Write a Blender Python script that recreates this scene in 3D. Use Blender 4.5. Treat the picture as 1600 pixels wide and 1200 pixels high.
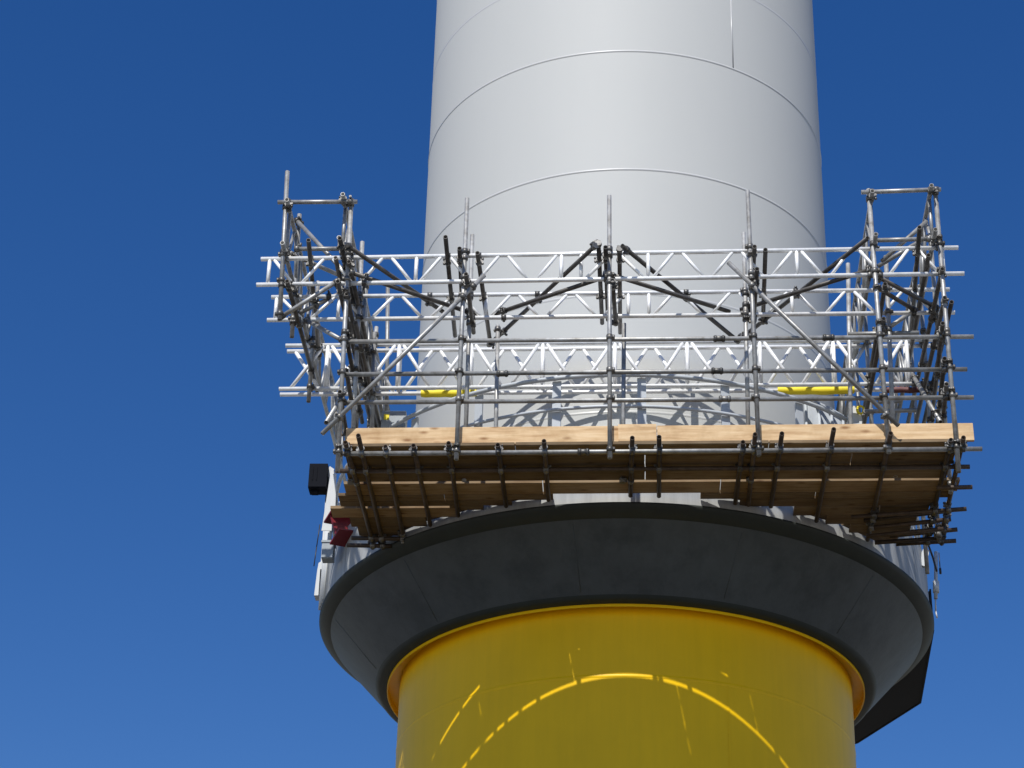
import bpy, math, random
from mathutils import Vector, Matrix

random.seed(7)
scene = bpy.context.scene
for o in list(bpy.data.objects):
    bpy.data.objects.remove(o, do_unlink=True)
COL = scene.collection

# ------------------------------------------------------------------ camera
cam_data = bpy.data.cameras.new('camera')
cam_data.sensor_width = 36.0
cam_data.lens = 3400.0 / 1600.0 * 36.0
cam_data.clip_start = 0.1
cam_data.clip_end = 12000.0
camera = bpy.data.objects.new('camera', cam_data)
COL.objects.link(camera)
_rot = Matrix([[0.998672, 0.001325, 0.051494], [0.045553, -0.489425, -0.870855], [0.024049, 0.872045, -0.488835]])
camera.matrix_world = Matrix.Translation(Vector((0.0, -24.1849, -9.2897))) @ _rot.to_4x4()
scene.camera = camera

# ------------------------------------------------------------------ sky and sun
SUN_ELEV, SUN_AZ = math.radians(50.6), math.radians(13.5)      # azimuth: left of the camera's back
to_sun = Vector((-math.sin(SUN_AZ) * math.cos(SUN_ELEV), -math.cos(SUN_AZ) * math.cos(SUN_ELEV), math.sin(SUN_ELEV)))
world = bpy.data.worlds.new('World')
scene.world = world
world.use_nodes = True
wn = world.node_tree.nodes
wl = world.node_tree.links
wn.clear()
sky = wn.new('ShaderNodeTexSky')
sky.sky_type = 'NISHITA'
sky.sun_disc = False
sky.sun_elevation = SUN_ELEV
sky.sun_rotation = math.atan2(to_sun.x, to_sun.y)
sky.altitude = 0.0
sky.air_density = 1.0
sky.dust_density = 0.0
sky.ozone_density = 3.0
bg = wn.new('ShaderNodeBackground')
bg.inputs['Strength'].default_value = 0.1
wo = wn.new('ShaderNodeOutputWorld')
hsv = wn.new('ShaderNodeHueSaturation')          # the camera's rich rendering of a clear blue sky, the whole dome alike
hsv.inputs['Hue'].default_value = 0.513
hsv.inputs['Saturation'].default_value = 1.33
hsv.inputs['Value'].default_value = 1.07
wl.new(sky.outputs[0], hsv.inputs['Color'])
wl.new(hsv.outputs[0], bg.inputs['Color'])
wl.new(bg.outputs[0], wo.inputs['Surface'])

sun_data = bpy.data.lights.new('sun', 'SUN')
sun_data.energy = 5.0
sun_data.angle = math.radians(0.53)
sun_data.color = (1.0, 0.97, 0.92)
sun = bpy.data.objects.new('sun', sun_data)
COL.objects.link(sun)
sun.rotation_euler = to_sun.to_track_quat('Z', 'Y').to_euler()
sun.location = to_sun * 60

scene.view_settings.view_transform = 'Standard'
scene.view_settings.look = 'None'
scene.view_settings.exposure = 0.0
scene.view_settings.gamma = 1.0
scene.view_settings.use_curve_mapping = False

# ------------------------------------------------------------------ materials
def new_mat(name):
    m = bpy.data.materials.new(name)
    m.use_nodes = True
    nt = m.node_tree
    b = nt.nodes['Principled BSDF']
    return m, nt, b

def noise(nt, scale, detail=4, rough=0.6, vec=None, stretch=None):
    n = nt.nodes.new('ShaderNodeTexNoise')
    n.inputs['Scale'].default_value = scale
    n.inputs['Detail'].default_value = detail
    n.inputs['Roughness'].default_value = rough
    if stretch is not None:
        mp = nt.nodes.new('ShaderNodeMapping')
        mp.inputs['Scale'].default_value = stretch
        nt.links.new(vec, mp.inputs['Vector'])
        vec = mp.outputs['Vector']
    if vec is not None:
        nt.links.new(vec, n.inputs['Vector'])
    return n

def ramp(nt, fac, stops):
    r = nt.nodes.new('ShaderNodeValToRGB')
    e = r.color_ramp.elements
    while len(e) < len(stops):
        e.new(0.5)
    for i, (p, c) in enumerate(stops):
        e[i].position = p
        e[i].color = (c[0], c[1], c[2], 1.0)
    nt.links.new(fac, r.inputs['Fac'])
    return r

def mult(nt, a, b, fac=1.0):
    m = nt.nodes.new('ShaderNodeMix')
    m.data_type = 'RGBA'
    m.blend_type = 'MULTIPLY'
    m.inputs['Factor'].default_value = fac
    nt.links.new(a, m.inputs['A'])
    nt.links.new(b, m.inputs['B'])
    return m.outputs['Result']

def obj_random(nt, lo, hi):
    oi = nt.nodes.new('ShaderNodeObjectInfo')
    mr = nt.nodes.new('ShaderNodeMapRange')
    mr.inputs['To Min'].default_value = lo
    mr.inputs['To Max'].default_value = hi
    nt.links.new(oi.outputs['Random'], mr.inputs['Value'])
    cb = nt.nodes.new('ShaderNodeCombineColor')
    for i in range(3):
        nt.links.new(mr.outputs[0], cb.inputs[i])
    return cb.outputs[0], oi

def bump(nt, b, height, strength, dist):
    bp = nt.nodes.new('ShaderNodeBump')
    bp.inputs['Strength'].default_value = strength
    bp.inputs['Distance'].default_value = dist
    nt.links.new(height, bp.inputs['Height'])
    nt.links.new(bp.outputs['Normal'], b.inputs['Normal'])

def painted(name, col, rough, var=0.06, streak=0.05, spec=0.5, coat=0.0, bumps=0.0, dirt=None):
    m, nt, b = new_mat(name)
    tc = nt.nodes.new('ShaderNodeTexCoord')
    n1 = noise(nt, 0.9, 5, 0.6, tc.outputs['Object'])
    r1 = ramp(nt, n1.outputs['Fac'], [(0.3, [1 - var] * 3), (0.7, [1.0] * 3)])
    n2 = noise(nt, 1.0, 6, 0.65, tc.outputs['Object'], (7.0, 7.0, 0.5))
    r2 = ramp(nt, n2.outputs['Fac'], [(0.35, [1 - streak] * 3), (0.6, [1.0] * 3)])
    c = nt.nodes.new('ShaderNodeRGB')
    c.outputs[0].default_value = (*col, 1)
    o = mult(nt, c.outputs[0], r1.outputs[0])
    o = mult(nt, o, r2.outputs[0])
    if dirt:
        n3 = noise(nt, dirt[0], 8, 0.7, tc.outputs['Object'])
        r3 = ramp(nt, n3.outputs['Fac'], [(dirt[1], dirt[2]), (dirt[1] + 0.16, (1, 1, 1))])
        o = mult(nt, o, r3.outputs[0])
    nt.links.new(o, b.inputs['Base Color'])
    b.inputs['Roughness'].default_value = rough
    b.inputs['Specular IOR Level'].default_value = spec
    b.inputs['Coat Weight'].default_value = coat
    b.inputs['Coat Roughness'].default_value = 0.12
    if bumps:
        n4 = noise(nt, 26.0, 3, 0.5, tc.outputs['Object'])
        bump(nt, b, n4.outputs['Fac'], bumps, 0.01)
    return m

def metal(name, col, metallic, rough, lo, hi, grime=0.35, tint=(0.75, 0.7, 0.62)):
    m, nt, b = new_mat(name)
    tc = nt.nodes.new('ShaderNodeTexCoord')
    rnd, oi = obj_random(nt, lo, hi)
    add = nt.nodes.new('ShaderNodeVectorMath')
    nt.links.new(tc.outputs['Object'], add.inputs[0])
    sc = nt.nodes.new('ShaderNodeVectorMath')
    sc.operation = 'SCALE'
    sc.inputs[0].default_value = (37.0, 17.0, 23.0)
    nt.links.new(oi.outputs['Random'], sc.inputs['Scale'])
    nt.links.new(sc.outputs[0], add.inputs[1])
    n1 = noise(nt, 9.0, 6, 0.7, add.outputs[0])
    r1 = ramp(nt, n1.outputs['Fac'], [(0.30, [t * (1 - grime) for t in tint]), (0.62, (1, 1, 1))])
    c = nt.nodes.new('ShaderNodeRGB')
    c.outputs[0].default_value = (*col, 1)
    o = mult(nt, c.outputs[0], rnd)
    o = mult(nt, o, r1.outputs[0])
    nt.links.new(o, b.inputs['Base Color'])
    b.inputs['Metallic'].default_value = metallic
    b.inputs['Roughness'].default_value = rough
    n2 = noise(nt, 60.0, 3, 0.6, add.outputs[0])
    bump(nt, b, n2.outputs['Fac'], 0.15, 0.004)
    return m

def timber(name, k=1.0):
    m, nt, b = new_mat(name)
    tc = nt.nodes.new('ShaderNodeTexCoord')
    rnd, oi = obj_random(nt, 0.55 if k < 1 else 0.85, 1.1)
    sc = nt.nodes.new('ShaderNodeVectorMath')
    sc.operation = 'SCALE'
    sc.inputs[0].default_value = (31.0, 19.0, 27.0)
    nt.links.new(oi.outputs['Random'], sc.inputs['Scale'])
    add = nt.nodes.new('ShaderNodeVectorMath')
    nt.links.new(tc.outputs['Object'], add.inputs[0])
    nt.links.new(sc.outputs[0], add.inputs[1])
    grain = noise(nt, 1.0, 8, 0.62, add.outputs[0], (2.2, 26.0, 26.0))
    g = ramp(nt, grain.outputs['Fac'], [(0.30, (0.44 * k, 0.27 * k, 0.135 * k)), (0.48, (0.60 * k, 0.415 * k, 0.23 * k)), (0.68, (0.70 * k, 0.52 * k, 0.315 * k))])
    kn = nt.nodes.new('ShaderNodeTexVoronoi')
    kn.inputs['Scale'].default_value = 1.0
    mp = nt.nodes.new('ShaderNodeMapping')
    mp.inputs['Scale'].default_value = (3.0, 8.0, 8.0)
    nt.links.new(add.outputs[0], mp.inputs['Vector'])
    nt.links.new(mp.outputs[0], kn.inputs['Vector'])
    k = ramp(nt, kn.outputs['Distance'], [(0.06, (0.36, 0.22, 0.12)), (0.20, (1, 1, 1))])
    st = noise(nt, 2.6, 5, 0.6, add.outputs[0])
    s = ramp(nt, st.outputs['Fac'], [(0.33, (0.72, 0.66, 0.58)), (0.58, (1, 1, 1))])
    o = mult(nt, g.outputs[0], k.outputs[0], 0.8)
    o = mult(nt, o, s.outputs[0])
    o = mult(nt, o, rnd)
    nt.links.new(o, b.inputs['Base Color'])
    b.inputs['Roughness'].default_value = 0.75
    b.inputs['Specular IOR Level'].default_value = 0.25
    bump(nt, b, grain.outputs['Fac'], 0.35, 0.004)
    return m

def concrete(name, c1, c2, scale):
    m, nt, b = new_mat(name)
    tc = nt.nodes.new('ShaderNodeTexCoord')
    n1 = noise(nt, scale, 8, 0.65, tc.outputs['Object'])
    r = ramp(nt, n1.outputs['Fac'], [(0.3, c1), (0.7, c2)])
    nt.links.new(r.outputs[0], b.inputs['Base Color'])
    b.inputs['Roughness'].default_value = 0.9
    return m

M = {
    'tower': painted('white_tower_paint', (0.465, 0.470, 0.452), 0.62, 0.015, 0.006, 0.3, 0.0, 0.0),
    'seam': painted('glossy_white_seam', (0.475, 0.475, 0.462), 0.34, 0.02, 0.02, 0.5, 0.0, 0.0),
    'yellow': painted('yellow_paint', (0.97, 0.575, 0.0015), 0.42, 0.10, 0.05, 0.22, 0.0, 0.03),
    'collar': painted('grey_collar_paint', (0.072, 0.082, 0.087), 0.6, 0.22, 0.12, 0.35, 0.0, 0.15, (1.6, 0.36, (0.72, 0.74, 0.75))),
    'rim': painted('dark_rim_coating', (0.034, 0.040, 0.036), 0.6, 0.2, 0.1, 0.25),
    'railing': painted('galvanised_railing', (0.46, 0.49, 0.52), 0.45, 0.1, 0.08),
    'wall': painted('pale_grey_wall', (0.40, 0.405, 0.39), 0.6, 0.1, 0.25),
    'white': painted('white_steel', (0.60, 0.61, 0.60), 0.45, 0.08, 0.15),
    'grey_box': painted('grey_box_paint', (0.30, 0.33, 0.35), 0.5, 0.1, 0.1),
    'red': painted('dark_red_primer', (0.20, 0.012, 0.018), 0.5, 0.2, 0.1),
    'black': painted('black_housing', (0.007, 0.008, 0.012), 0.8, 0.1, 0.05, 0.1),
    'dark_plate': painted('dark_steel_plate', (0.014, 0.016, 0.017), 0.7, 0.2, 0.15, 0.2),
    'maroon': painted('maroon_tape', (0.14, 0.05, 0.05), 0.6),
    'foam': painted('yellow_foam', (0.85, 0.68, 0.02), 0.65, 0.1, 0.05),
    'rubber': painted('black_cable', (0.02, 0.02, 0.02), 0.5),
    'steel': metal('galvanised_tube', (0.42, 0.42, 0.41), 0.35, 0.45, 0.72, 1.12),
    'dark_steel': metal('dark_tube', (0.13, 0.12, 0.11), 0.3, 0.5, 0.55, 1.25, 0.5),
    'rusty': metal('rusty_tube', (0.075, 0.05, 0.034), 0.2, 0.6, 0.6, 1.3, 0.5),
    'alu': metal('aluminium_beam', (0.93, 0.93, 0.92), 0.1, 0.32, 0.9, 1.05, 0.15, (0.9, 0.9, 0.88)),
    'fitting': metal('steel_fitting', (0.20, 0.195, 0.185), 0.6, 0.45, 0.5, 1.3, 0.5),
    'timber': timber('new_softwood_board'),
    'half_shaded_timber': timber('half_shaded_board', 0.5),  # board wood partly darkened for deck shade, pale enough for sunlit edges
    'shaded_timber': timber('shaded_board', 0.33),  # same board wood, darkened to carry the shade under the deck
    'ground': concrete('quay_concrete', (0.42, 0.375, 0.30), (0.52, 0.465, 0.38), 0.35),
    'bounce_damper': concrete('bounce_damping_dark', (0.025, 0.025, 0.026), (0.05, 0.05, 0.05), 1.2),  # for the added dark sheet that weakens ground bounce
}

# ------------------------------------------------------------------ mesh helpers
class MB:
    def __init__(self):
        self.v, self.f, self.s = [], [], []

    def add(self, verts, faces, smooth=False):
        o = len(self.v)
        self.v += [tuple(p) for p in verts]
        for fc in faces:
            self.f.append(tuple(i + o for i in fc))
            self.s.append(smooth)

    def box(self, lo, hi, mat=None, bev=0.0):
        x0, y0, z0 = lo
        x1, y1, z1 = hi
        if bev > 0:
            pts = []
            fcs = []
            ring = [(x0, y0 + bev, z0 + bev), (x0, y1 - bev, z0 + bev), (x0, y1 - bev, z1 - bev), (x0, y0 + bev, z1 - bev)]
            b = bev
            sec = [(y0 + b, z0), (y1 - b, z0), (y1, z0 + b), (y1, z1 - b), (y1 - b, z1), (y0 + b, z1), (y0, z1 - b), (y0, z0 + b)]
            for x in (x0, x1):
                pts += [(x, y, z) for y, z in sec]
            for i in range(8):
                j = (i + 1) % 8
                fcs.append((i, j, 8 + j, 8 + i))
            fcs.append(tuple(range(7, -1, -1)))
            fcs.append(tuple(range(8, 16)))
        else:
            pts = [(x, y, z) for x in (x0, x1) for y in (y0, y1) for z in (z0, z1)]
            fcs = [(0, 1, 3, 2), (4, 6, 7, 5), (0, 4, 5, 1), (2, 3, 7, 6), (0, 2, 6, 4), (1, 5, 7, 3)]
        if mat is not None:
            pts = [mat @ Vector(p) for p in pts]
        self.add(pts, fcs)

    def tube(self, p, q, r, n=12, wall=0.0):
        p, q = Vector(p), Vector(q)
        d = (q - p).normalized()
        a = d.orthogonal().normalized()
        b = d.cross(a)
        cs = [(math.cos(2 * math.pi * i / n), math.sin(2 * math.pi * i / n)) for i in range(n)]
        ring = lambda c, rr: [c + (a * x + b * y) * rr for x, y in cs]
        v = ring(p, r) + ring(q, r)
        side = [(i, (i + 1) % n, n + (i + 1) % n, n + i) for i in range(n)]
        if wall > 0:
            ri = r - wall
            v2 = v + ring(p, ri) + ring(q, ri)
            o = len(self.v)
            self.add(v2, side, True)
            for i in range(n):
                j = (i + 1) % n
                for fc, sm in (((2 * n + j, 2 * n + i, 3 * n + i, 3 * n + j), True),
                               ((j, i, 2 * n + i, 2 * n + j), False),
                               ((n + i, n + j, 3 * n + j, 3 * n + i), False)):
                    self.f.append(tuple(k + o for k in fc))
                    self.s.append(sm)
        else:
            o = len(self.v)
            self.add(v, side, True)
            self.f.append(tuple(o + i for i in range(n - 1, -1, -1)))
            self.s.append(False)
            self.f.append(tuple(o + n + i for i in range(n)))
            self.s.append(False)

    def lathe(self, prof, n=128, a0=0.0, a1=2 * math.pi, closed=False, smooth=True, flat=()):
        full = abs(a1 - a0 - 2 * math.pi) < 1e-6
        cols = n if full else n + 1
        pts = []
        for i in range(cols):
            t = a0 + (a1 - a0) * i / n
            pts += [(r * math.sin(t), -r * math.cos(t), z) for r, z in prof]
        m = len(prof)
        segs = m if closed else m - 1
        o = len(self.v)
        self.v += pts
        for i in range(n):
            j = (i + 1) % cols
            for k in range(segs):
                l = (k + 1) % m
                self.f.append((o + i * m + k, o + j * m + k, o + j * m + l, o + i * m + l))
                self.s.append(smooth and k not in flat)
        if closed and not full:
            self.f.append(tuple(o + k for k in range(m)))
            self.s.append(False)
            self.f.append(tuple(o + (cols - 1) * m + k for k in range(m - 1, -1, -1)))
            self.s.append(False)

    def path(self, pts, r, n=8):
        for a, b in zip(pts[:-1], pts[1:]):
            self.tube(a, b, r, n)

    def mesh(self, name):
        me = bpy.data.meshes.new(name)
        me.from_pydata(self.v, [], self.f)
        me.polygons.foreach_set('use_smooth', self.s)
        me.update()
        return me

def put(name, mb, mat, parent=None, origin=None):
    """Link the collected geometry as one object; its origin is put at `origin` (world)."""
    if origin is not None:
        o_ = Vector(origin)
        mb.v = [tuple(Vector(p) - o_) for p in mb.v]
    ob = bpy.data.objects.new(name, mb.mesh(name))
    ob.data.materials.append(M[mat] if isinstance(mat, str) else mat)
    COL.objects.link(ob)
    if origin is not None:
        ob.location = origin
    if parent is not None:
        ob.parent = parent
        pw = world_loc(parent)
        ob.location = Vector(ob.location) - pw
    return ob

def world_loc(o):
    l = Vector(o.location)
    while o.parent is not None:
        o = o.parent
        l += Vector(o.location)
    return l

def thing(name, label, cat, loc=(0, 0, 0), group=None):
    o = bpy.data.objects.new(name, None)
    o.empty_display_size = 0.2
    COL.objects.link(o)
    o.location = loc
    return tag(o, label, cat, group)

def tag(o, label, cat, group=None):
    o['label'] = label
    o['category'] = cat
    if group:
        o['group'] = group
    return o

# ------------------------------------------------------------------ ground
GZ = -10.94
mb = MB()
g = 4000.0
mb.add([(-g, -g, GZ), (g, -g, GZ), (g, g, GZ), (-g, g, GZ)], [(0, 1, 2, 3)])
ground = put('ground', mb, 'ground')
ground['kind'] = 'structure'
mb = MB()
mb.add([(-30, -25, GZ + 0.004), (30, -25, GZ + 0.004), (30, 34, GZ + 0.004), (-30, 34, GZ + 0.004)], [(0, 1, 2, 3)])  # unseen dark sheet, added to cut light bouncing up under the deck
damper = put('bounce_damper_sheet', mb, 'bounce_damper')
damper['kind'] = 'structure'

# ------------------------------------------------------------------ yellow transition piece
tp = thing('transition_piece', 'glossy yellow steel cylinder below the flared grey collar', 'turbine base', (0, 0, GZ))
mb = MB()
mb.lathe([(2.65, GZ + 0.0), (2.65, 0.11)], 192)
put('shell', mb, 'yellow', tp, (0, 0, GZ))
mb = MB()
mb.lathe([(2.652, 0.09), (2.783, 0.085), (2.785, 0.0), (2.797, 0.0), (2.797, 0.05)], 192, flat=(0, 1, 2, 3))
put('top_flange', mb, 'yellow', tp, (0, 0, 0))
for z in (-0.731, -3.3, -5.9, -8.5):
    mb = MB()
    mb.lathe([(2.649, z - 0.022), (2.653, z - 0.012), (2.6545, z), (2.653, z + 0.012), (2.649, z + 0.022)], 192)
    put('weld_seam', mb, 'yellow', tp, (0, 0, z))
mb = MB()
a = math.asin(1.097 / 2.65)
mb.lathe([(2.653, -3.3), (2.653, -0.74)], 2, a - 0.004, a + 0.004)
put('vertical_weld', mb, 'yellow', tp, (0, 0, -2))

# ------------------------------------------------------------------ grey platform collar
pc = thing('platform_collar', 'grey flared steel collar with dark sloping underside around the yellow cylinder', 'platform', (0, 0, 0.03))
mb = MB()
mb.lathe([(2.935, 0.08), (3.50, 0.70)], 192, smooth=True)
put('cone', mb, 'collar', pc, (0, 0, 0))
mb = MB()
mb.lathe([(2.80, 0.03), (2.88, 0.034), (2.915, 0.05), (2.9355, 0.082)], 192, smooth=True)
put('base_ring', mb, 'rim', pc, (0, 0, 0))
mb = MB()
mb.lathe([(3.495, 0.70), (3.535, 0.715), (3.61, 0.765), (3.642, 0.80), (3.642, 0.822), (3.60, 0.832)], 192)
put('rim', mb, 'rim', pc, (0, 0, 0.75))
mb = MB()
mb.lathe([(3.60, 0.83), (3.60, 1.46), (3.56, 1.46), (3.56, 1.32), (2.6, 1.32)], 192, flat=(0, 1, 2, 3))
put('wall', mb, 'wall', pc, (0, 0, 1))
for t in (-62, -38, -12, 14, 40, 66, 95, 130, 165, 200, 240, 270):
    a = math.radians(t)
    mb = MB()
    mb.lathe([(3.603, 0.835), (3.603, 1.45)], 2, a - 0.0025, a + 0.0025)
    put('plate_weld', mb, 'wall', pc, (0, 0, 1))
for t in (-44, -9, 21, 52, -76):
    a = math.radians(t)
    mb = MB()
    p0 = Vector((2.96 * math.sin(a), -2.96 * math.cos(a), 0.108))
    p1 = Vector((3.47 * math.sin(a), -3.47 * math.cos(a), 0.668))
    mb.tube(p0, p1, 0.004, 6)
    put('cone_weld', mb, 'collar', pc, p0)

# laydown platform at the back, its dark underside showing past the collar
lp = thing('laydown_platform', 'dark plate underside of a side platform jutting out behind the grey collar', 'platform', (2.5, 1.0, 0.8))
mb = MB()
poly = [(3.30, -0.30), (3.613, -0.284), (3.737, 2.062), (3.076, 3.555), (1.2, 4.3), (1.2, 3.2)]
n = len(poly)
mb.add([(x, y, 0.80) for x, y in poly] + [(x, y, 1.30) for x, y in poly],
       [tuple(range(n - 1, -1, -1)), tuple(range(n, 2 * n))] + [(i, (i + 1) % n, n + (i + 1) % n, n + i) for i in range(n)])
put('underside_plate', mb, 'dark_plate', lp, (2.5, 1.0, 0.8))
mb = MB()
for i in (1, 2, 3):
    x, y = poly[i]
    x2, y2 = poly[i + 1]
    d = Vector((x2 - x, y2 - y, 0)).normalized() * 0.003
    nrm = Vector((d.y, -d.x, 0)).normalized() * 0.02
    mb.add([Vector((x, y, 0.795)), Vector((x2, y2, 0.795)), Vector((x2, y2, 1.33)), Vector((x, y, 1.33)),
            Vector((x, y, 0.795)) + nrm, Vector((x2, y2, 0.795)) + nrm, Vector((x2, y2, 1.33)) + nrm, Vector((x, y, 1.33)) + nrm],
           [(3, 2, 1, 0), (4, 5, 6, 7), (0, 1, 5, 4), (1, 2, 6, 5), (2, 3, 7, 6), (3, 0, 4, 7)])
put('edge_plate', mb, 'dark_plate', lp, (3.4, 2.0, 1.0))

# ------------------------------------------------------------------ white tower
tw = thing('turbine_tower', 'tall white painted steel tower with welded ring seams', 'wind turbine', (0, 0, 1.32))
TR = lambda z: 2.63 - 0.0 * z
mb = MB()
mb.lathe([(2.63, 1.32), (2.63, 11.0), (2.50, 40.0)], 256)
put('shell', mb, 'tower', tw, (0, 0, 1.32))
for z, h in ((2.45, 0.005), (4.01, 0.004), (5.765, 0.008), (7.546, 0.008), (8.83, 0.0025), (10.4, 0.008)):
    mb = MB()
    w = 0.019
    mb.lathe([(2.63 + h * math.cos(math.pi / 2 * t), z + w * t) for t in (-1.02, -0.8, -0.55, -0.28, 0, 0.28, 0.55, 0.8, 1.02)], 256)
    put('weld_seam', mb, 'seam', tw, (0, 0, z))
for x, z0, z1 in ((1.37, 7.565, 8.815),):
    a = math.asin(x / 2.63)
    mb = MB()
    mb.tube((2.6215 * math.sin(a), -2.6215 * math.cos(a), z0), (2.6215 * math.sin(a), -2.6215 * math.cos(a), z1), 0.0135, 16)
    put('vertical_weld', mb, 'seam', tw, (0, 0, z0))
mb = MB()
prof = []
for k in range(3):
    z = 2.05 + 0.06 * k
    prof += [(2.66 + 0.0 * k, z), (2.72, z + 0.008), (2.72, z + 0.04), (2.66, z + 0.048)]
mb.lathe(prof, 192)
put('base_flange', mb, 'white', tw, (0, 0, 2.05))

# ------------------------------------------------------------------ platform railing
rl = thing('platform_railing', 'curved grey guard railing with flat posts round the foot of the tower', 'railing', (0, 0, 1.32))
RR = 3.50
for z, r in ((2.41, 0.026), (2.02, 0.020), (1.66, 0.020)):
    mb = MB()
    prof = [(RR + 0.045 + r * math.cos(t), z + r * math.sin(t)) for t in [2 * math.pi * k / 10 for k in range(10)]]
    mb.lathe(prof, 144, closed=True)
    put('rail', mb, 'railing', rl, (0, 0, z))
post = MB()
post.box((-0.048, -0.012, 0.0), (0.048, 0.012, 1.07))
post.box((-0.07, -0.05, 0.0), (0.07, 0.05, 0.015))
post_me = post.mesh('post')
post_me.materials.append(M['railing'])
for k in range(24):
    a = math.radians(-12.1 + 15.2 * k) if k < 22 else math.radians(-12.1 - 15.2 * (k - 21))
    o = bpy.data.objects.new('post', post_me)
    COL.objects.link(o)
    o.parent = rl
    o.location = (RR * math.sin(a), -RR * math.cos(a), 0.0)
    o.rotation_euler = (0, 0, a)

# curved clear-grey weather screen by the tower foot
def screen(name, label, a0, a1, r, z0, z1):
    t = thing(name, label, 'screen', (r * math.sin((a0 + a1) / 2), -r * math.cos((a0 + a1) / 2), 1.32))
    mb = MB()
    mb.lathe([(r, z0), (r, z1), (r + 0.012, z1), (r + 0.012, z0)], 10, a0, a1, closed=True)
    put('sheet', mb, 'railing', t, (0, 0, z0))
    for k in range(4):
        a = a0 + (a1 - a0) * k / 3
        mb = MB()
        mb.tube((r * 1.008 * math.sin(a), -r * 1.008 * math.cos(a), 1.32), (r * 1.008 * math.sin(a), -r * 1.008 * math.cos(a), z1 + 0.03), 0.016, 8)
        put('stiffener', mb, 'railing', t, (0, 0, z0))
    mb = MB()
    mb.lathe([(r - 0.02, z1), (r + 0.03, z1), (r + 0.03, z1 + 0.04), (r - 0.02, z1 + 0.04)], 10, a0, a1, closed=True)
    put('top_rail', mb, 'railing', t, (0, 0, z1))
    return t
screen('weather_screen', 'curved blue-grey metal screen beside the tower foot', math.radians(38), math.radians(49), 3.28, 1.5, 2.62)

# ------------------------------------------------------------------ things on the platform's edge
def quad_prism(mb, pts, thick):
    pts = [Vector(p) for p in pts]
    nrm = (pts[1] - pts[0]).cross(pts[2] - pts[0]).normalized() * thick
    n = len(pts)
    mb.add(pts + [p + nrm for p in pts], [tuple(range(n - 1, -1, -1)), tuple(range(n, 2 * n))] +
           [(i, (i + 1) % n, n + (i + 1) % n, n + i) for i in range(n)])

# white lifting post with yellow ring
t = thing('lifting_post', 'white chamfered steel post carrying a yellow ring', 'post', (2.58, -2.55, 1.32))
mb = MB()
quad_prism(mb, [(2.50, -2.60, 1.32), (2.66, -2.60, 1.32), (2.66, -2.60, 2.40), (2.61, -2.60, 2.54), (2.57, -2.60, 2.54), (2.50, -2.60, 2.38)], -0.10)
put('plate', mb, 'white', t, (2.58, -2.55, 1.32))
mb = MB()
ctr = Vector((2.645, -2.63, 2.47))
pts = [ctr + Vector((0.038 * math.cos(2 * math.pi * k / 14), 0, 0.05 * math.sin(2 * math.pi * k / 14))) for k in range(15)]
mb.path(pts, 0.014, 8)
put('lifting_ring', mb, 'foam', t, ctr)

# grey control box behind the left guard rails
t = thing('control_box', 'grey metal control box with a yellow sticker behind the scaffold guard rails', 'box', (-2.62, -2.25, 1.32))
mb = MB()
mb.box((-2.78, -2.35, 2.22), (-2.50, -2.15, 2.62), None, 0.012)
put('housing', mb, 'grey_box', t, (-2.62, -2.25, 2.3))
mb = MB()
mb.box((-2.66, -2.28, 1.32), (-2.62, -2.24, 2.22))
put('stand', mb, 'grey_box', t, (-2.64, -2.26, 1.32))
mb = MB()
mb.box((-2.75, -2.356, 2.50), (-2.69, -2.351, 2.57))
put('sticker', mb, 'foam', t, (-2.72, -2.353, 2.53))

# floodlight hanging outside the collar
t = thing('floodlight', 'black box floodlight held out beside the white edge plates', 'floodlight', (-3.74, -0.62, 2.40))
mb = MB()
mb.box((-3.83, -0.72, 2.45), (-3.61, -0.50, 2.78), None, 0.012)
put('housing', mb, 'black', t, (-3.75, -0.6, 2.5))
for k in range(2):
    mb = MB()
    x = -3.79 + 0.05 * k
    mb.box((x, -0.728, 2.55), (x + 0.012, -0.7195, 2.72))
    put('mounting_strip', mb, 'black', t, (x, -0.73, 2.6))
mb = MB()
mb.box((-3.80, -0.66, 2.42), (-3.72, -0.56, 2.47))
put('gland_box', mb, 'black', t, (-3.76, -0.6, 2.44))
mb = MB()
mb.box((-3.646, -0.63, 2.58), (-3.60, -0.59, 2.64))
mb.box((-3.62, -0.64, 2.3), (-3.60, -0.58, 2.64))
put('bracket', mb, 'black', t, (-3.62, -0.6, 2.6))

# white edge plates and pipes running down the left of the collar
t = thing('cable_tray', 'white upright cable tray with bundled pipes beside the black floodlight', 'cable tray', (-3.6, -0.5, 0.9))
mb = MB()
quad_prism(mb, [(-3.625, -0.60, 1.42), (-3.545, -0.60, 1.42), (-3.545, -0.60, 2.76), (-3.60, -0.60, 2.80), (-3.625, -0.60, 2.74)], -0.22)
put('side_plate', mb, 'white', t, (-3.58, -0.5, 2))
mb = MB()
quad_prism(mb, [(-3.675, -0.60, 1.08), (-3.625, -0.60, 1.08), (-3.625, -0.60, 1.52), (-3.65, -0.60, 1.50), (-3.66, -0.60, 1.40)], -0.16)
put('foot_plate', mb, 'white', t, (-3.65, -0.5, 1.2))
for k, (x, y) in enumerate(((-3.585, -0.68), (-3.56, -0.78), (-3.53, -0.88), (-3.50, -0.99))):
    mb = MB()
    mb.tube((x, y, 0.86), (x + 0.01, y, 1.95 - 0.08 * k), 0.016, 8)
    put('pipe', mb, 'white', t, (x, y, 0.9))
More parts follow.
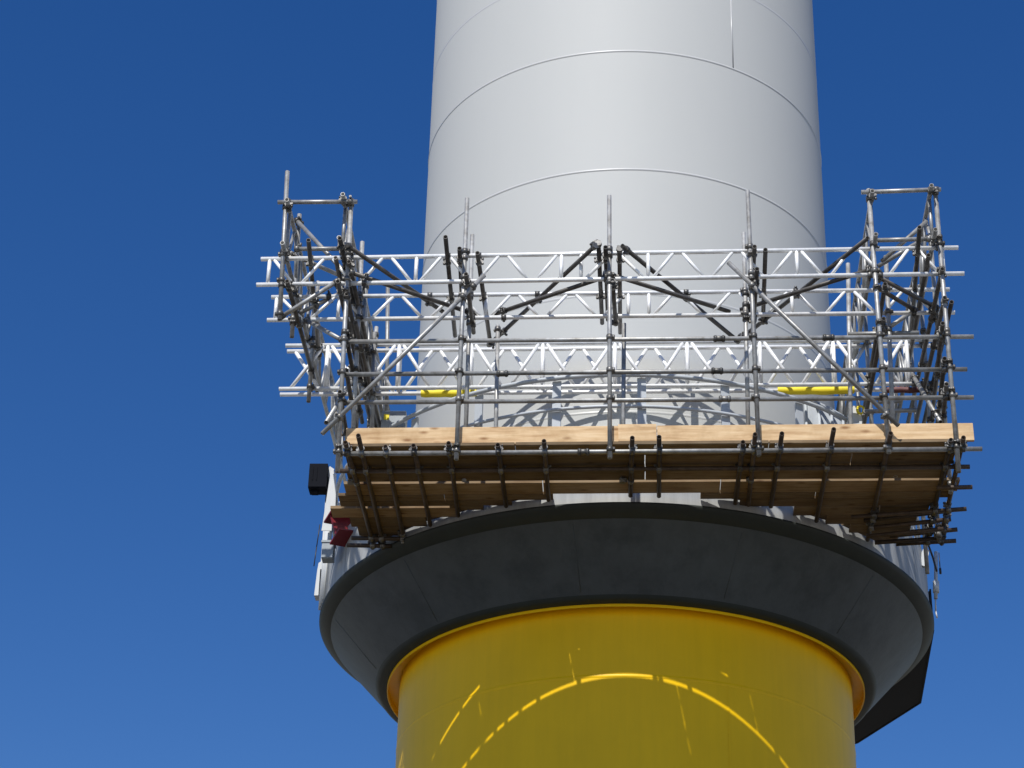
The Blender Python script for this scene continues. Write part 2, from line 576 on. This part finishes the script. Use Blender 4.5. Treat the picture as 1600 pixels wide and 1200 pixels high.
for k, (x, y, z0, z1) in enumerate(((-3.44, -1.28, 1.75, 2.35), (-3.50, -1.08, 1.70, 2.50))):
    mb = MB()
    quad_prism(mb, [(x - 0.07, y, z0), (x + 0.05, y, z0), (x + 0.03, y, z1), (x - 0.01, y, z1)], -0.012)
    put('gusset', mb, 'white', t, (x, y, z0))
mb = MB()
mb.path([(-3.70, -0.62, 1.45), (-3.685, -0.62, 1.7), (-3.665, -0.62, 2.0)], 0.007, 6)
put('cable', mb, 'rubber', t, (-3.68, -0.62, 1.7))

# red bracket beam
t = thing('bracket_beam', 'short dark red steel I-beam bracket bolted to the collar wall', 'beam', (-3.2, -1.75, 1.45))
ax = Vector((0.80, 0.55, 0.10)).normalized()
up = Vector((-0.30, 0.25, 0.92))
up = (up - ax * up.dot(ax)).normalized()
sd = ax.cross(up)
mx = Matrix((ax, sd, up)).transposed().to_4x4()
mx.translation = Vector((-3.33, -1.80, 1.42))
for nm, lo, hi in (('top_flange', (-0.02, -0.13, 0.16), (0.40, 0.13, 0.18)), ('bottom_flange', (-0.02, -0.13, -0.18), (0.40, 0.13, -0.16)), ('web', (0.0, -0.012, -0.16), (0.40, 0.012, 0.16))):
    mb = MB()
    mb.box(lo, hi, mx)
    put(nm, mb, 'red', t, mx.translation)
mb = MB()
mb.box((0.30, -0.10, -0.06), (0.44, -0.02, 0.05), mx)
put('cover_plate', mb, 'white', t, mx.translation)
t = thing('junction_box', 'small grey junction box hanging under the red beam', 'box', (-3.38, -1.5, 1.12))
mb = MB()
mb.box((-3.46, -1.66, 1.08), (-3.33, -1.50, 1.30), None, 0.012)
put('housing', mb, 'grey_box', t, (-3.4, -1.58, 1.15))
mb = MB()
mb.box((-3.47, -1.67, 1.275), (-3.32, -1.49, 1.30))
put('lid', mb, 'grey_box', t, (-3.4, -1.58, 1.28))

# fittings on the right edge of the collar
t = thing('mooring_bracket', 'white folded bracket hanging beside the drain pipe on the collar', 'bracket', (3.45, -1.1, 1.25))
mb = MB()
quad_prism(mb, [(3.41, -1.12, 1.26), (3.47, -1.12, 1.24), (3.52, -1.12, 1.44), (3.47, -1.12, 1.50), (3.43, -1.12, 1.42)], -0.05)
put('plate', mb, 'white', t, (3.45, -1.1, 1.25))
mb = MB()
mb.path([(3.50, -1.16, 1.52), (3.545, -1.16, 1.35), (3.58, -1.16, 1.16)], 0.012, 8)
put('strap', mb, 'rubber', t, (3.54, -1.16, 1.3))
t = thing('drain_pipe', 'pale grey drain pipe with a white sleeve on the collar wall', 'pipe', (3.63, -0.7, 0.9))
mb = MB()
mb.tube((3.615, -0.7, 1.02), (3.66, -0.7, 1.62), 0.022, 10)
put('pipe', mb, 'railing', t, (3.63, -0.7, 1))
mb = MB()
mb.tube((3.624, -0.7, 1.10), (3.634, -0.7, 1.24), 0.038, 10)
put('sleeve', mb, 'white', t, (3.63, -0.7, 1.1))
mb = MB()
mb.path([(3.612, -0.7, 1.02), (3.605, -0.7, 0.86), (3.615, -0.7, 0.78)], 0.009, 6)
put('tail', mb, 'white', t, (3.61, -0.7, 0.9))
mb = MB()
mb.tube((3.69, -0.72, 1.36), (3.69, -0.72, 1.60), 0.006, 6)
mb.tube((3.69, -0.72, 1.33), (3.69, -0.72, 1.40), 0.014, 8)
put('cable', mb, 'rubber', t, (3.69, -0.72, 1.4))

# ------------------------------------------------------------------ scaffold
SC = thing('scaffold', 'tube scaffold with lattice beams and plank deck hung in front of the tower', 'scaffold', (0, -4.0, 0.8))
R_T = 0.0242
TUBES = {
    'standard': [
        ((-3.655, -4.82, 4.234), (-3.595, -4.82, 2.351)),
        ((-2.933, -4.82, 3.86), (-2.876, -4.82, 0.567)),
        ((-1.682, -4.82, 3.868), (-1.684, -4.82, 0.712)),
        ((-0.157, -4.82, 3.891), (-0.144, -4.82, 0.727)),
        ((1.32, -4.82, 3.946), (1.342, -4.82, 0.757)),
        ((2.604, -4.82, 3.954), (2.63, -4.82, 0.786)),
        ((3.309, -4.82, 3.973), (3.302, -4.82, 0.572)),
        ((-1.677, -4.03, 3.918), (-1.663, -4.03, 0.866)),
        ((-1.406, -3.38, 3.142), (-1.383, -3.38, 1.041)),
        ((-0.001, -4.03, 2.765), (-0.017, -4.03, 0.868)),
        ((1.315, -4.03, 3.926), (1.29, -4.03, 0.899)),
        ((-3.624, -4.03, 4.202), (-3.592, -4.03, 2.607)),
        ((-3.529, -2.98, 3.973), (-3.529, -2.98, 2.387)),
        ((2.849, -4.03, 3.617), (2.786, -4.03, 0.922)),
        ((-2.897, -4.03, 3.832), (-2.846, -4.03, 0.865)),
        ((2.511, -3.4, 3.921), (2.407, -3.4, 1.089)),
        ((-2.82, -2.2, 4.457), (-2.735, -2.2, 2.546)),
        ((-2.835, -3.0, 3.272), (-2.789, -3.0, 1.794)),
    ],
    'guard_rail': [
        ((-2.886, -4.772, 2.114), (3.578, -4.772, 2.157)),
        ((-2.895, -4.772, 1.723), (3.483, -4.772, 1.772)),
        ((-2.868, -4.772, 1.392), (3.522, -4.772, 1.445)),
        ((2.399, -3.95, 2.677), (3.156, -3.95, 2.691)),
        ((2.744, -3.4, 2.149), (2.992, -3.4, 2.157)),
        ((2.6, -3.4, 2.031), (3.149, -3.4, 2.046)),
    ],
    'diagonal_brace': [
        ((-3.052, -4.87, 0.977), (-1.463, -4.87, 2.862)),
        ((1.09, -4.87, 3.008), (2.737, -4.87, 1.07)),
        ((-3.637, -4.08, 4.084), (-2.948, -4.7, 2.992)),
        ((-3.62, -4.7, 3.278), (-3.081, -4.09, 3.343)),
        ((-3.58, -4.77, 2.428), (-3.001, -4.77, 2.876)),
        ((-3.583, -3.96, 2.933), (-3.136, -3.96, 3.193)),
        ((-3.468, -3.95, 2.873), (-2.914, -4.77, 2.123)),
        ((2.738, -4.5, 3.252), (3.245, -4.5, 3.754)),
        ((2.742, -4.15, 3.41), (3.346, -4.15, 3.819)),
        ((2.74, -3.9, 2.706), (3.106, -3.9, 2.986)),
    ],
    'plan_brace': [
        ((-0.189, -4.696, 2.95), (-1.436, -3.919, 2.95)),
        ((-0.203, -4.708, 2.99), (1.143, -3.905, 2.99)),
        ((1.26, -3.928, 3.0), (2.567, -4.722, 3.0)),
        ((-2.876, -4.823, 2.93), (-1.601, -3.953, 2.93)),
        ((-0.307, -5.063, 3.09), (-1.531, -3.017, 3.09)),
        ((-0.02, -5.058, 3.1), (1.264, -3.101, 3.1)),
        ((-2.877, -5.131, 3.06), (-1.987, -3.808, 3.06)),
        ((2.523, -5.121, 3.14), (1.323, -3.103, 3.14)),
        ((2.678, -4.649, 2.95), (3.338, -4.051, 2.95)),
        ((2.681, -4.478, 2.93), (3.108, -4.032, 2.93)),
    ],
    'tie_tube': [
        ((-1.857, -5.229, 3.11), (-1.896, -3.198, 3.11)),
        ((-1.725, -5.007, 3.11), (-1.768, -3.953, 3.11)),
        ((-1.542, -4.919, 3.11), (-1.508, -3.054, 3.11)),
        ((-1.645, -5.027, 2.78), (-1.638, -3.824, 2.78)),
        ((-0.267, -5.05, 3.13), (-0.243, -3.435, 3.13)),
        ((-0.194, -4.988, 3.13), (-0.178, -3.504, 3.13)),
        ((-0.047, -4.938, 3.13), (-0.044, -3.225, 3.13)),
        ((-0.121, -4.859, 2.8), (-0.091, -3.986, 2.8)),
        ((1.362, -4.972, 3.14), (1.39, -3.479, 3.14)),
        ((1.479, -4.91, 3.14), (1.534, -3.409, 3.14)),
        ((1.375, -5.04, 2.82), (1.395, -3.741, 2.82)),
        ((-3.296, -5.196, 3.1), (-3.488, -2.718, 3.1)),
        ((-2.958, -5.26, 3.08), (-2.945, -2.751, 3.08)),
        ((3.047, -5.229, 3.2), (3.205, -3.091, 3.2)),
        ((3.244, -4.97, 2.2), (3.419, -2.382, 2.2)),
        ((3.246, -4.894, 1.83), (3.378, -3.084, 1.83)),
        ((3.234, -4.951, 1.5), (3.331, -3.711, 1.5)),
        ((-2.895, -4.744, 2.2), (-2.929, -2.843, 2.2)),
        ((-2.877, -4.696, 1.82), (-2.919, -3.253, 1.82)),
        ((-2.897, -4.897, 1.45), (-2.94, -3.805, 1.45)),
    ],
}

SEG = []          # (p, q, id) for the couplers

DARK = {'tie_tube': 'dark_steel', 'plan_brace': 'dark_steel', 'side_rail': 'dark_steel', 'transom': 'rusty', 'bearer': 'rusty'}
def steel(name, p, q, gid=None):
    mb = MB()
    mb.tube(p, q, R_T, 12, 0.004)
    put(name, mb, DARK.get(name, 'steel'), SC, p)
    SEG.append((Vector(p), Vector(q), gid if gid is not None else len(SEG) + 1000))

for kind, lst in TUBES.items():
    for p, q in lst:
        steel(kind, p, q)

deck_z = lambda x: 0.90 + 0.0088 * x
# ledger under the deck's front edge, more along the slots
for y, x0, x1, dz in ((-4.772, -2.88, 3.56, 0.073),):
    steel('ledger', (x0, y, deck_z(x0) - dz), (x1, y, deck_z(x1) - dz))
for p, q in (((2.401, -3.247, 0.84), (3.585, -3.45, 0.84)), ((2.546, -3.138, 0.85), (3.38, -3.374, 0.85)), ((2.629, -2.981, 0.84), (3.454, -3.20, 0.84)),
             ((2.60, -2.88, 0.79), (3.40, -3.07, 0.79)), ((2.854, -2.774, 0.845), (3.557, -2.938, 0.845)), ((2.70, -2.70, 0.80), (3.44, -2.82, 0.80)), ((2.943, -2.58, 0.84), (3.579, -2.665, 0.84)),
             ((-2.98, -2.72, 0.83), (-2.30, -2.70, 0.83)), ((-3.04, -2.60, 0.80), (-2.55, -2.58, 0.80)), ((-2.96, -4.33, 0.83), (3.50, -4.33, 0.885))):
    steel('bearer', p, q)
# transoms carrying the boards
for x, y in ((-2.654, -5.074), (-2.405, -4.83), (-2.12, -4.85), (-1.762, -4.896), (-1.27, -4.85), (-0.803, -4.924), (0.08, -4.978), (0.347, -4.992),
             (1.185, -4.87), (1.297, -5.033), (1.561, -5.046), (2.065, -5.127), (2.632, -5.032), (3.244, -4.88)):
    yb = -math.sqrt(max(0.2, 3.66 ** 2 - x * x)) - 0.02
    yb = min(yb, -3.4) if abs(x) < 1.6 else yb
    yb = max(min(yb, -2.55), -5)
    dx = random.uniform(-0.02, 0.05)
    steel('transom', (x, y, deck_z(x) - 0.0255), (x + dx, yb, deck_z(x) - 0.0255))
# short double transoms and stubs at the deck ends
steel('transom', (3.36, -4.93, deck_z(3.3) - 0.0255), (3.43, -2.5, deck_z(3.3) - 0.0255))
steel('transom', (-2.80, -4.93, deck_z(-2.8) - 0.0255), (-2.76, -2.45, deck_z(-2.8) - 0.0255))
steel('bearer', (3.2, -4.02, 0.80), (3.56, -4.04, 0.80))

# side returns behind the corners: standards and rails running back past the tower
for x, ys in ((-2.96, (-3.1, -2.0, -0.9)), (2.72, (-2.9, -1.8, -0.8)), (3.36, (-3.9, -2.9, -1.9))):
    for y in ys:
        steel('standard', (x, y, 0.80 if abs(x) > 3.2 and x > 0 else 1.34), (x + 0.01, y + 0.01, 3.95))
for x, zs in ((-2.90, (2.62, 3.02)), (3.30, (2.55, 2.9)), (2.66, (2.3,))):
    for z in zs:
        steel('side_rail', (x, -4.9, z), (x + 0.03, -0.6, z))
for p, q in (((-2.985, -5.02, 2.70), (-2.955, -1.2, 2.72)), ((-3.045, -4.9, 3.07), (-2.93, -1.4, 2.6)), ((-2.83, -4.6, 2.45), (-2.80, -1.0, 2.5)),
             ((3.17, -4.9, 3.07), (3.24, -1.5, 3.10)), ((3.40, -4.7, 2.62), (3.44, -1.6, 2.64)), ((2.70, -4.9, 2.72), (2.76, -1.4, 2.74)), ((-3.54, -4.9, 2.78), (-3.52, -2.4, 2.80))):
    steel('side_rail', p, q)
for x in (-3.06, 3.20):
    steel('diagonal_brace', (x, -4.6, 1.25), (x + 0.02, -2.4, 3.2))
# hand rails crossing the corner bays at the very top
steel('guard_rail', (-3.72, -4.868, 3.80), (-2.86, -4.868, 3.80))
steel('guard_rail', (2.52, -4.868, 3.885), (3.36, -4.868, 3.915))
steel('guard_rail', (-3.50, -4.70, 3.31), (-2.94, -4.70, 3.31))
steel('guard_rail', (2.66, -4.70, 3.385), (3.22, -4.70, 3.40))

# lattice beams: two chords with uprights and zig-zag lacing
def lattice_beam(p, q, depth, ups, pattern, label=None, r_l=0.0185, mat='alu', skip=0):
    """p, q: ends of the top chord; ups: distances of uprights along it; pattern: per bay (count, start_low)."""
    p, q = Vector(p), Vector(q)
    d = (q - p).normalized()
    dn = Vector((0, 0, -depth))
    mb = MB()
    mb.tube(p, q, R_T, 12, 0.004)
    e = random.uniform(-0.01, 0.01)
    mb.tube(p + dn - d * (0.03 + e), q + dn + d * (0.03 - e), R_T, 12, 0.004)
    chord = put('lattice_beam', mb, mat, SC, p)
    if label:
        chord['label'] = label
    gid = len(SEG) + 5000
    SEG.append((p, q, gid))
    SEG.append((p + dn, q + dn, gid))
    ins = Vector((0, 0, -1)) * 0.012
    for s in ups[skip:]:
        mb = MB()
        c = p + d * s
        mb.tube(c + ins, c + dn - ins, r_l + 0.002, 8)
        put('upright', mb, mat, chord, c)
    for i, (cnt, low) in enumerate(pattern):
        if cnt == 0:
            continue
        s0, s1 = ups[i], ups[i + 1]
        w = (s1 - s0) / cnt
        for k in range(cnt):
            a, b = s0 + w * k + 0.05 * (1 if w > 0.3 else 0.6), s0 + w * (k + 1) - 0.05 * (1 if w > 0.3 else 0.6)
            lo_first = low if k % 2 == 0 else not low
            ca, cb = p + d * a, p + d * b
            mb = MB()
            if lo_first:
                mb.tube(ca + dn - ins, cb + ins, r_l, 8)
            else:
                mb.tube(ca + ins, cb + dn - ins, r_l, 8)
            put('lacing', mb, mat, chord, ca)
    return chord

# the two shallow beams in front
A0 = Vector((-3.869, -4.735, 3.160)); A1 = Vector((3.511, -4.735, 3.266))
xs = [-3.774, -2.202, -0.662, -0.453, 0.255, 1.818, 3.342]
lattice_beam(A0, A1, 0.322, [x - A0.x for x in xs], [(5, False), (5, True), (0, True), (2, True), (5, True), (5, False)])
B0 = Vector((-3.86, -4.0, 3.135)); B1 = Vector((3.51, -4.0, 3.205))
xs = [-3.80, -3.112, -1.502, 0.047, 0.269, 1.813, 3.367]
lattice_beam(B0, B1, 0.292, [x - B0.x for x in xs], [(2, False), (5, False), (5, True), (0, True), (5, True), (5, False)])
# the pair of deep beams close to the tower
xs = [-3.365, -2.549, -1.729, -0.918, -0.103, 0.709, 1.525, 2.346, 3.164]
for y, low in ((-2.93, False), (-2.80, True)):
    C0 = Vector((-3.85, y, 3.146)); C1 = Vector((3.567, y, 3.204))
    lattice_beam(C0, C1, 0.565, [x - C0.x for x in [-3.80] + xs], [(1, not low)] + [(2, low)] * 8, r_l=0.0215, skip=1)
# four deep beams running back past the tower
for x, zt, dx in ((-3.606, 3.765, 0.03), (-3.008, 3.832, 0.03), (2.625, 3.832, 0.06), (3.25, 3.90, 0.08)):
    D0 = Vector((x, -4.97, zt)); D1 = Vector((x + dx, 0.9, zt + 0.02))
    ups = [0.25 + 0.815 * k for k in range(7)]
    lattice_beam(D0, D1, 0.57, ups, [(2, k % 2 == 0) for k in range(6)], mat='steel')

# foam sleeves on the lower chord next to the tower
def sleeve(x0, x1, mat, r, name):
    mb = MB()
    z = lambda x: 3.146 - 0.565 + (x + 3.85) / 7.417 * 0.058
    nseg, n = 14, 12
    ring = []
    for k in range(nseg + 1):
        x = x0 + (x1 - x0) * k / nseg
        rr = r * (1 + 0.05 * math.sin(k * 1.7)) * (0.93 if k in (0, nseg) else 1.0)
        zc = z(x) - 0.006 * math.sin(math.pi * k / nseg) - 0.003 * math.sin(k * 0.9)
        ring.append([(x, -2.80 + rr * math.cos(2 * math.pi * i / n), zc + rr * math.sin(2 * math.pi * i / n)) for i in range(n)])
    vs = [p_ for r_ in ring for p_ in r_]
    mb.add(vs, [(k * n + i, k * n + (i + 1) % n, (k + 1) * n + (i + 1) % n, (k + 1) * n + i) for k in range(nseg) for i in range(n)], True)
    mb.add(ring[0], [tuple(range(n))])
    mb.add(ring[-1], [tuple(range(n - 1, -1, -1))])
    put(name, mb, mat, SC, (x0, -2.80, z(x0)))
sleeve(-2.29, -1.66, 'foam', 0.042, 'foam_sleeve')
sleeve(1.715, 2.568, 'foam', 0.045, 'foam_sleeve')
sleeve(2.888, 3.384, 'maroon', 0.034, 'tape_wrap')

# deck boards
BT = 0.038
def board(name, x0, x1, y0, y1, z0, h=None, tilt=0.0):
    mb = MB()
    xc, yc = (x0 + x1) / 2, (y0 + y1) / 2
    hz = BT if h is None else h
    zc = (deck_z(xc) - 0.90) + z0
    sl = 0.0088
    pts_lo = (x0 - xc, y0 - yc, 0.0)
    pts_hi = (x1 - xc, y1 - yc, hz)
    mb.box(pts_lo, pts_hi, None, 0.004)
    o = put(name, mb, 'timber' if name == 'toe_board' else ('half_shaded_timber' if -3.95 < y0 < -3.9 or -3.37 < y0 < -3.35 else 'shaded_timber'), SC, None)
    o.location = Vector((xc, yc, zc)) - world_loc(SC)
    o.rotation_euler = (tilt, -math.atan(sl), random.uniform(-0.0015, 0.0015))
    return o

rows = [
    (-4.790, -4.545, -2.84, 3.36, (-1.1, 1.45), 0.90), (-4.541, -4.296, -2.84, 3.33, (0.21, 2.3), 0.90), (-4.292, -3.985, -2.87, 3.31, (0.215,), 0.90),
    (-3.938, -3.676, -2.93, 3.46, (-0.85, 1.0), 0.90),
    (-3.668, -3.532, -3.02, -0.75, (-1.9,), 0.90), (-3.668, -3.532, 0.80, 3.42, (2.0,), 0.90),
    (-3.528, -3.405, -3.02, -1.19, (), 0.90), (-3.528, -3.345, 1.22, 3.30, (), 0.90),
    (-3.401, -3.300, -1.86, -1.50, (), 0.90), (-3.360, -3.135, -3.14, -1.80, (), 0.90), (-3.341, -3.120, 1.80, 3.22, (2.7,), 0.90),
    (-3.131, -2.906, -2.96, -2.14, (), 0.90), (-3.116, -2.90, 2.16, 3.12, (), 0.90),
    (-2.902, -2.677, -2.90, -2.43, (), 0.90), (-2.896, -2.68, 2.43, 3.08, (), 0.90),
]
for y0, y1, xl, xr, joints, bz in rows:
    cuts = [xl] + list(joints) + [xr]
    for a, b in zip(cuts[:-1], cuts[1:]):
        e0 = 0.0 if a == xl else 0.005
        e1 = 0.0 if b == xr else 0.005
        board('deck_board', a + e0, b - e1, y0 + random.uniform(0, 0.006), y1 - random.uniform(0, 0.004), bz + random.uniform(0.0, 0.002))
# short boards laid over the stepped ends, following the collar wall; added to shade it
for deg, ln in ((-19.0, 0.62), (-30.0, 0.80), (-42.5, 0.80), (19.5, 0.50), (34.5, 0.46), (45.5, 0.70)):
    a = math.radians(deg)
    mb = MB()
    mb.box((-ln / 2, -0.1125, 0.0), (ln / 2, 0.1125, BT), None, 0.004)
    o = put('deck_board', mb, 'shaded_timber', SC, None)
    r = math.sqrt(3.615 ** 2 - 0.0) + 0.1125 + 0.012
    o.location = Vector((r * math.sin(a), -r * math.cos(a), deck_z(r * math.sin(a)) + BT + 0.004)) - world_loc(SC)
    o.rotation_euler = (0, -math.atan(0.0088), a)
# toe boards on edge along the front
for x0, x1, y in ((-2.825, 0.328, -4.742), (0.334, 3.498, -4.742)):
    o = board('toe_board', x0, x1, y, y + 0.036, 0.9405, 0.198)
board('toe_board', -0.06, 0.325, -4.7805, -4.7435, 0.9405, 0.196)

# couplers wherever two tubes pass close to one another
def closest(p1, q1, p2, q2):
    d1, d2, r = q1 - p1, q2 - p2, p1 - p2
    a, e, f = d1.dot(d1), d2.dot(d2), d2.dot(r)
    c, b = d1.dot(r), d1.dot(d2)
    den = a * e - b * b
    if den < 1e-6 * a * e:
        return None
    s = min(1, max(0, (b * f - c * e) / den))
    t = (b * s + f) / e
    if t < 0:
        t, s = 0, min(1, max(0, -c / a))
    elif t > 1:
        t, s = 1, min(1, max(0, (b - c) / a))
    return p1 + d1 * s, p2 + d2 * t

def collar(mb, c, d, r=0.035, w=0.026, n=8):
    a = d.orthogonal().normalized()
    mb.tube(c - d * w, c + d * w, r, n)

def coupler(c1, d1, c2, d2):
    mb = MB()
    collar(mb, c1, d1)
    collar(mb, c2, d2)
    ax = c2 - c1
    if ax.length < 0.02:
        ax = d1.cross(d2)
    ax.normalize()
    for c, d in ((c1, d1), (c2, d2)):
        s = d.cross(ax).normalized()
        if random.random() < 0.5:
            s = -s
        side = c + s * 0.040
        h = random.uniform(0.030, 0.055)
        mb.tube(side - ax * 0.03, side + ax * h, 0.0085, 6)
        mb.tube(side + ax * (h - 0.022), side + ax * (h - 0.004), 0.0155, 6)
        mb.tube(side - ax * 0.012 - d * 0.018, side - ax * 0.012 + d * 0.018, 0.015, 6)
    put('coupler', mb, 'fitting', SC, c1)

cands = []
for i in range(len(SEG)):
    for j in range(i + 1, len(SEG)):
        p1, q1, g1 = SEG[i]
        p2, q2, g2 = SEG[j]
        if g1 == g2 or (g1 >= 5000 and g2 >= 5000):
            continue
        r_ = closest(p1, q1, p2, q2)
        if r_ is None:
            continue
        dist = (r_[0] - r_[1]).length
        if dist < 0.095:
            d1, d2 = (q1 - p1).normalized(), (q2 - p2).normalized()
            if abs(d1.dot(d2)) > 0.97:
                continue
            cands.append((dist, r_[0], d1, r_[1], d2))
cands.sort(key=lambda c: (c[1].y, c[0]))
made = []
for dist, c1, d1, c2, d2 in cands:
    m_ = (c1 + c2) / 2
    if any((m_ - o_).length < 0.05 for o_ in made) or len(made) >= 295:
        continue
    made.append(m_)
    coupler(c1, d1, c2, d2)
print('couplers', len(made), 'of', len(cands), 'tubes', len(SEG))

# sleeve fittings where tubes are joined end to end
for c, d in (((-0.41, -4.772, 0.823), (1, 0, 0)), ((0.95, -4.772, 1.757), (1, 0, 0)), ((1.02, -4.772, 1.43), (1, 0, 0)), ((-1.25, -4.772, 1.73), (1, 0, 0)),
             ((0.98, -4.772, 2.14), (1, 0, 0)), ((2.1, -4.772, 2.15), (1, 0, 0))):
    mb = MB()
    c, d = Vector(c), Vector(d)
    mb.tube(c - d * 0.06, c + d * 0.06, 0.031, 10)
    mb.tube(c - d * 0.05, c - d * 0.03, 0.038, 8)
    mb.tube(c + d * 0.03, c + d * 0.05, 0.038, 8)
    put('sleeve_coupler', mb, 'fitting', SC, c)
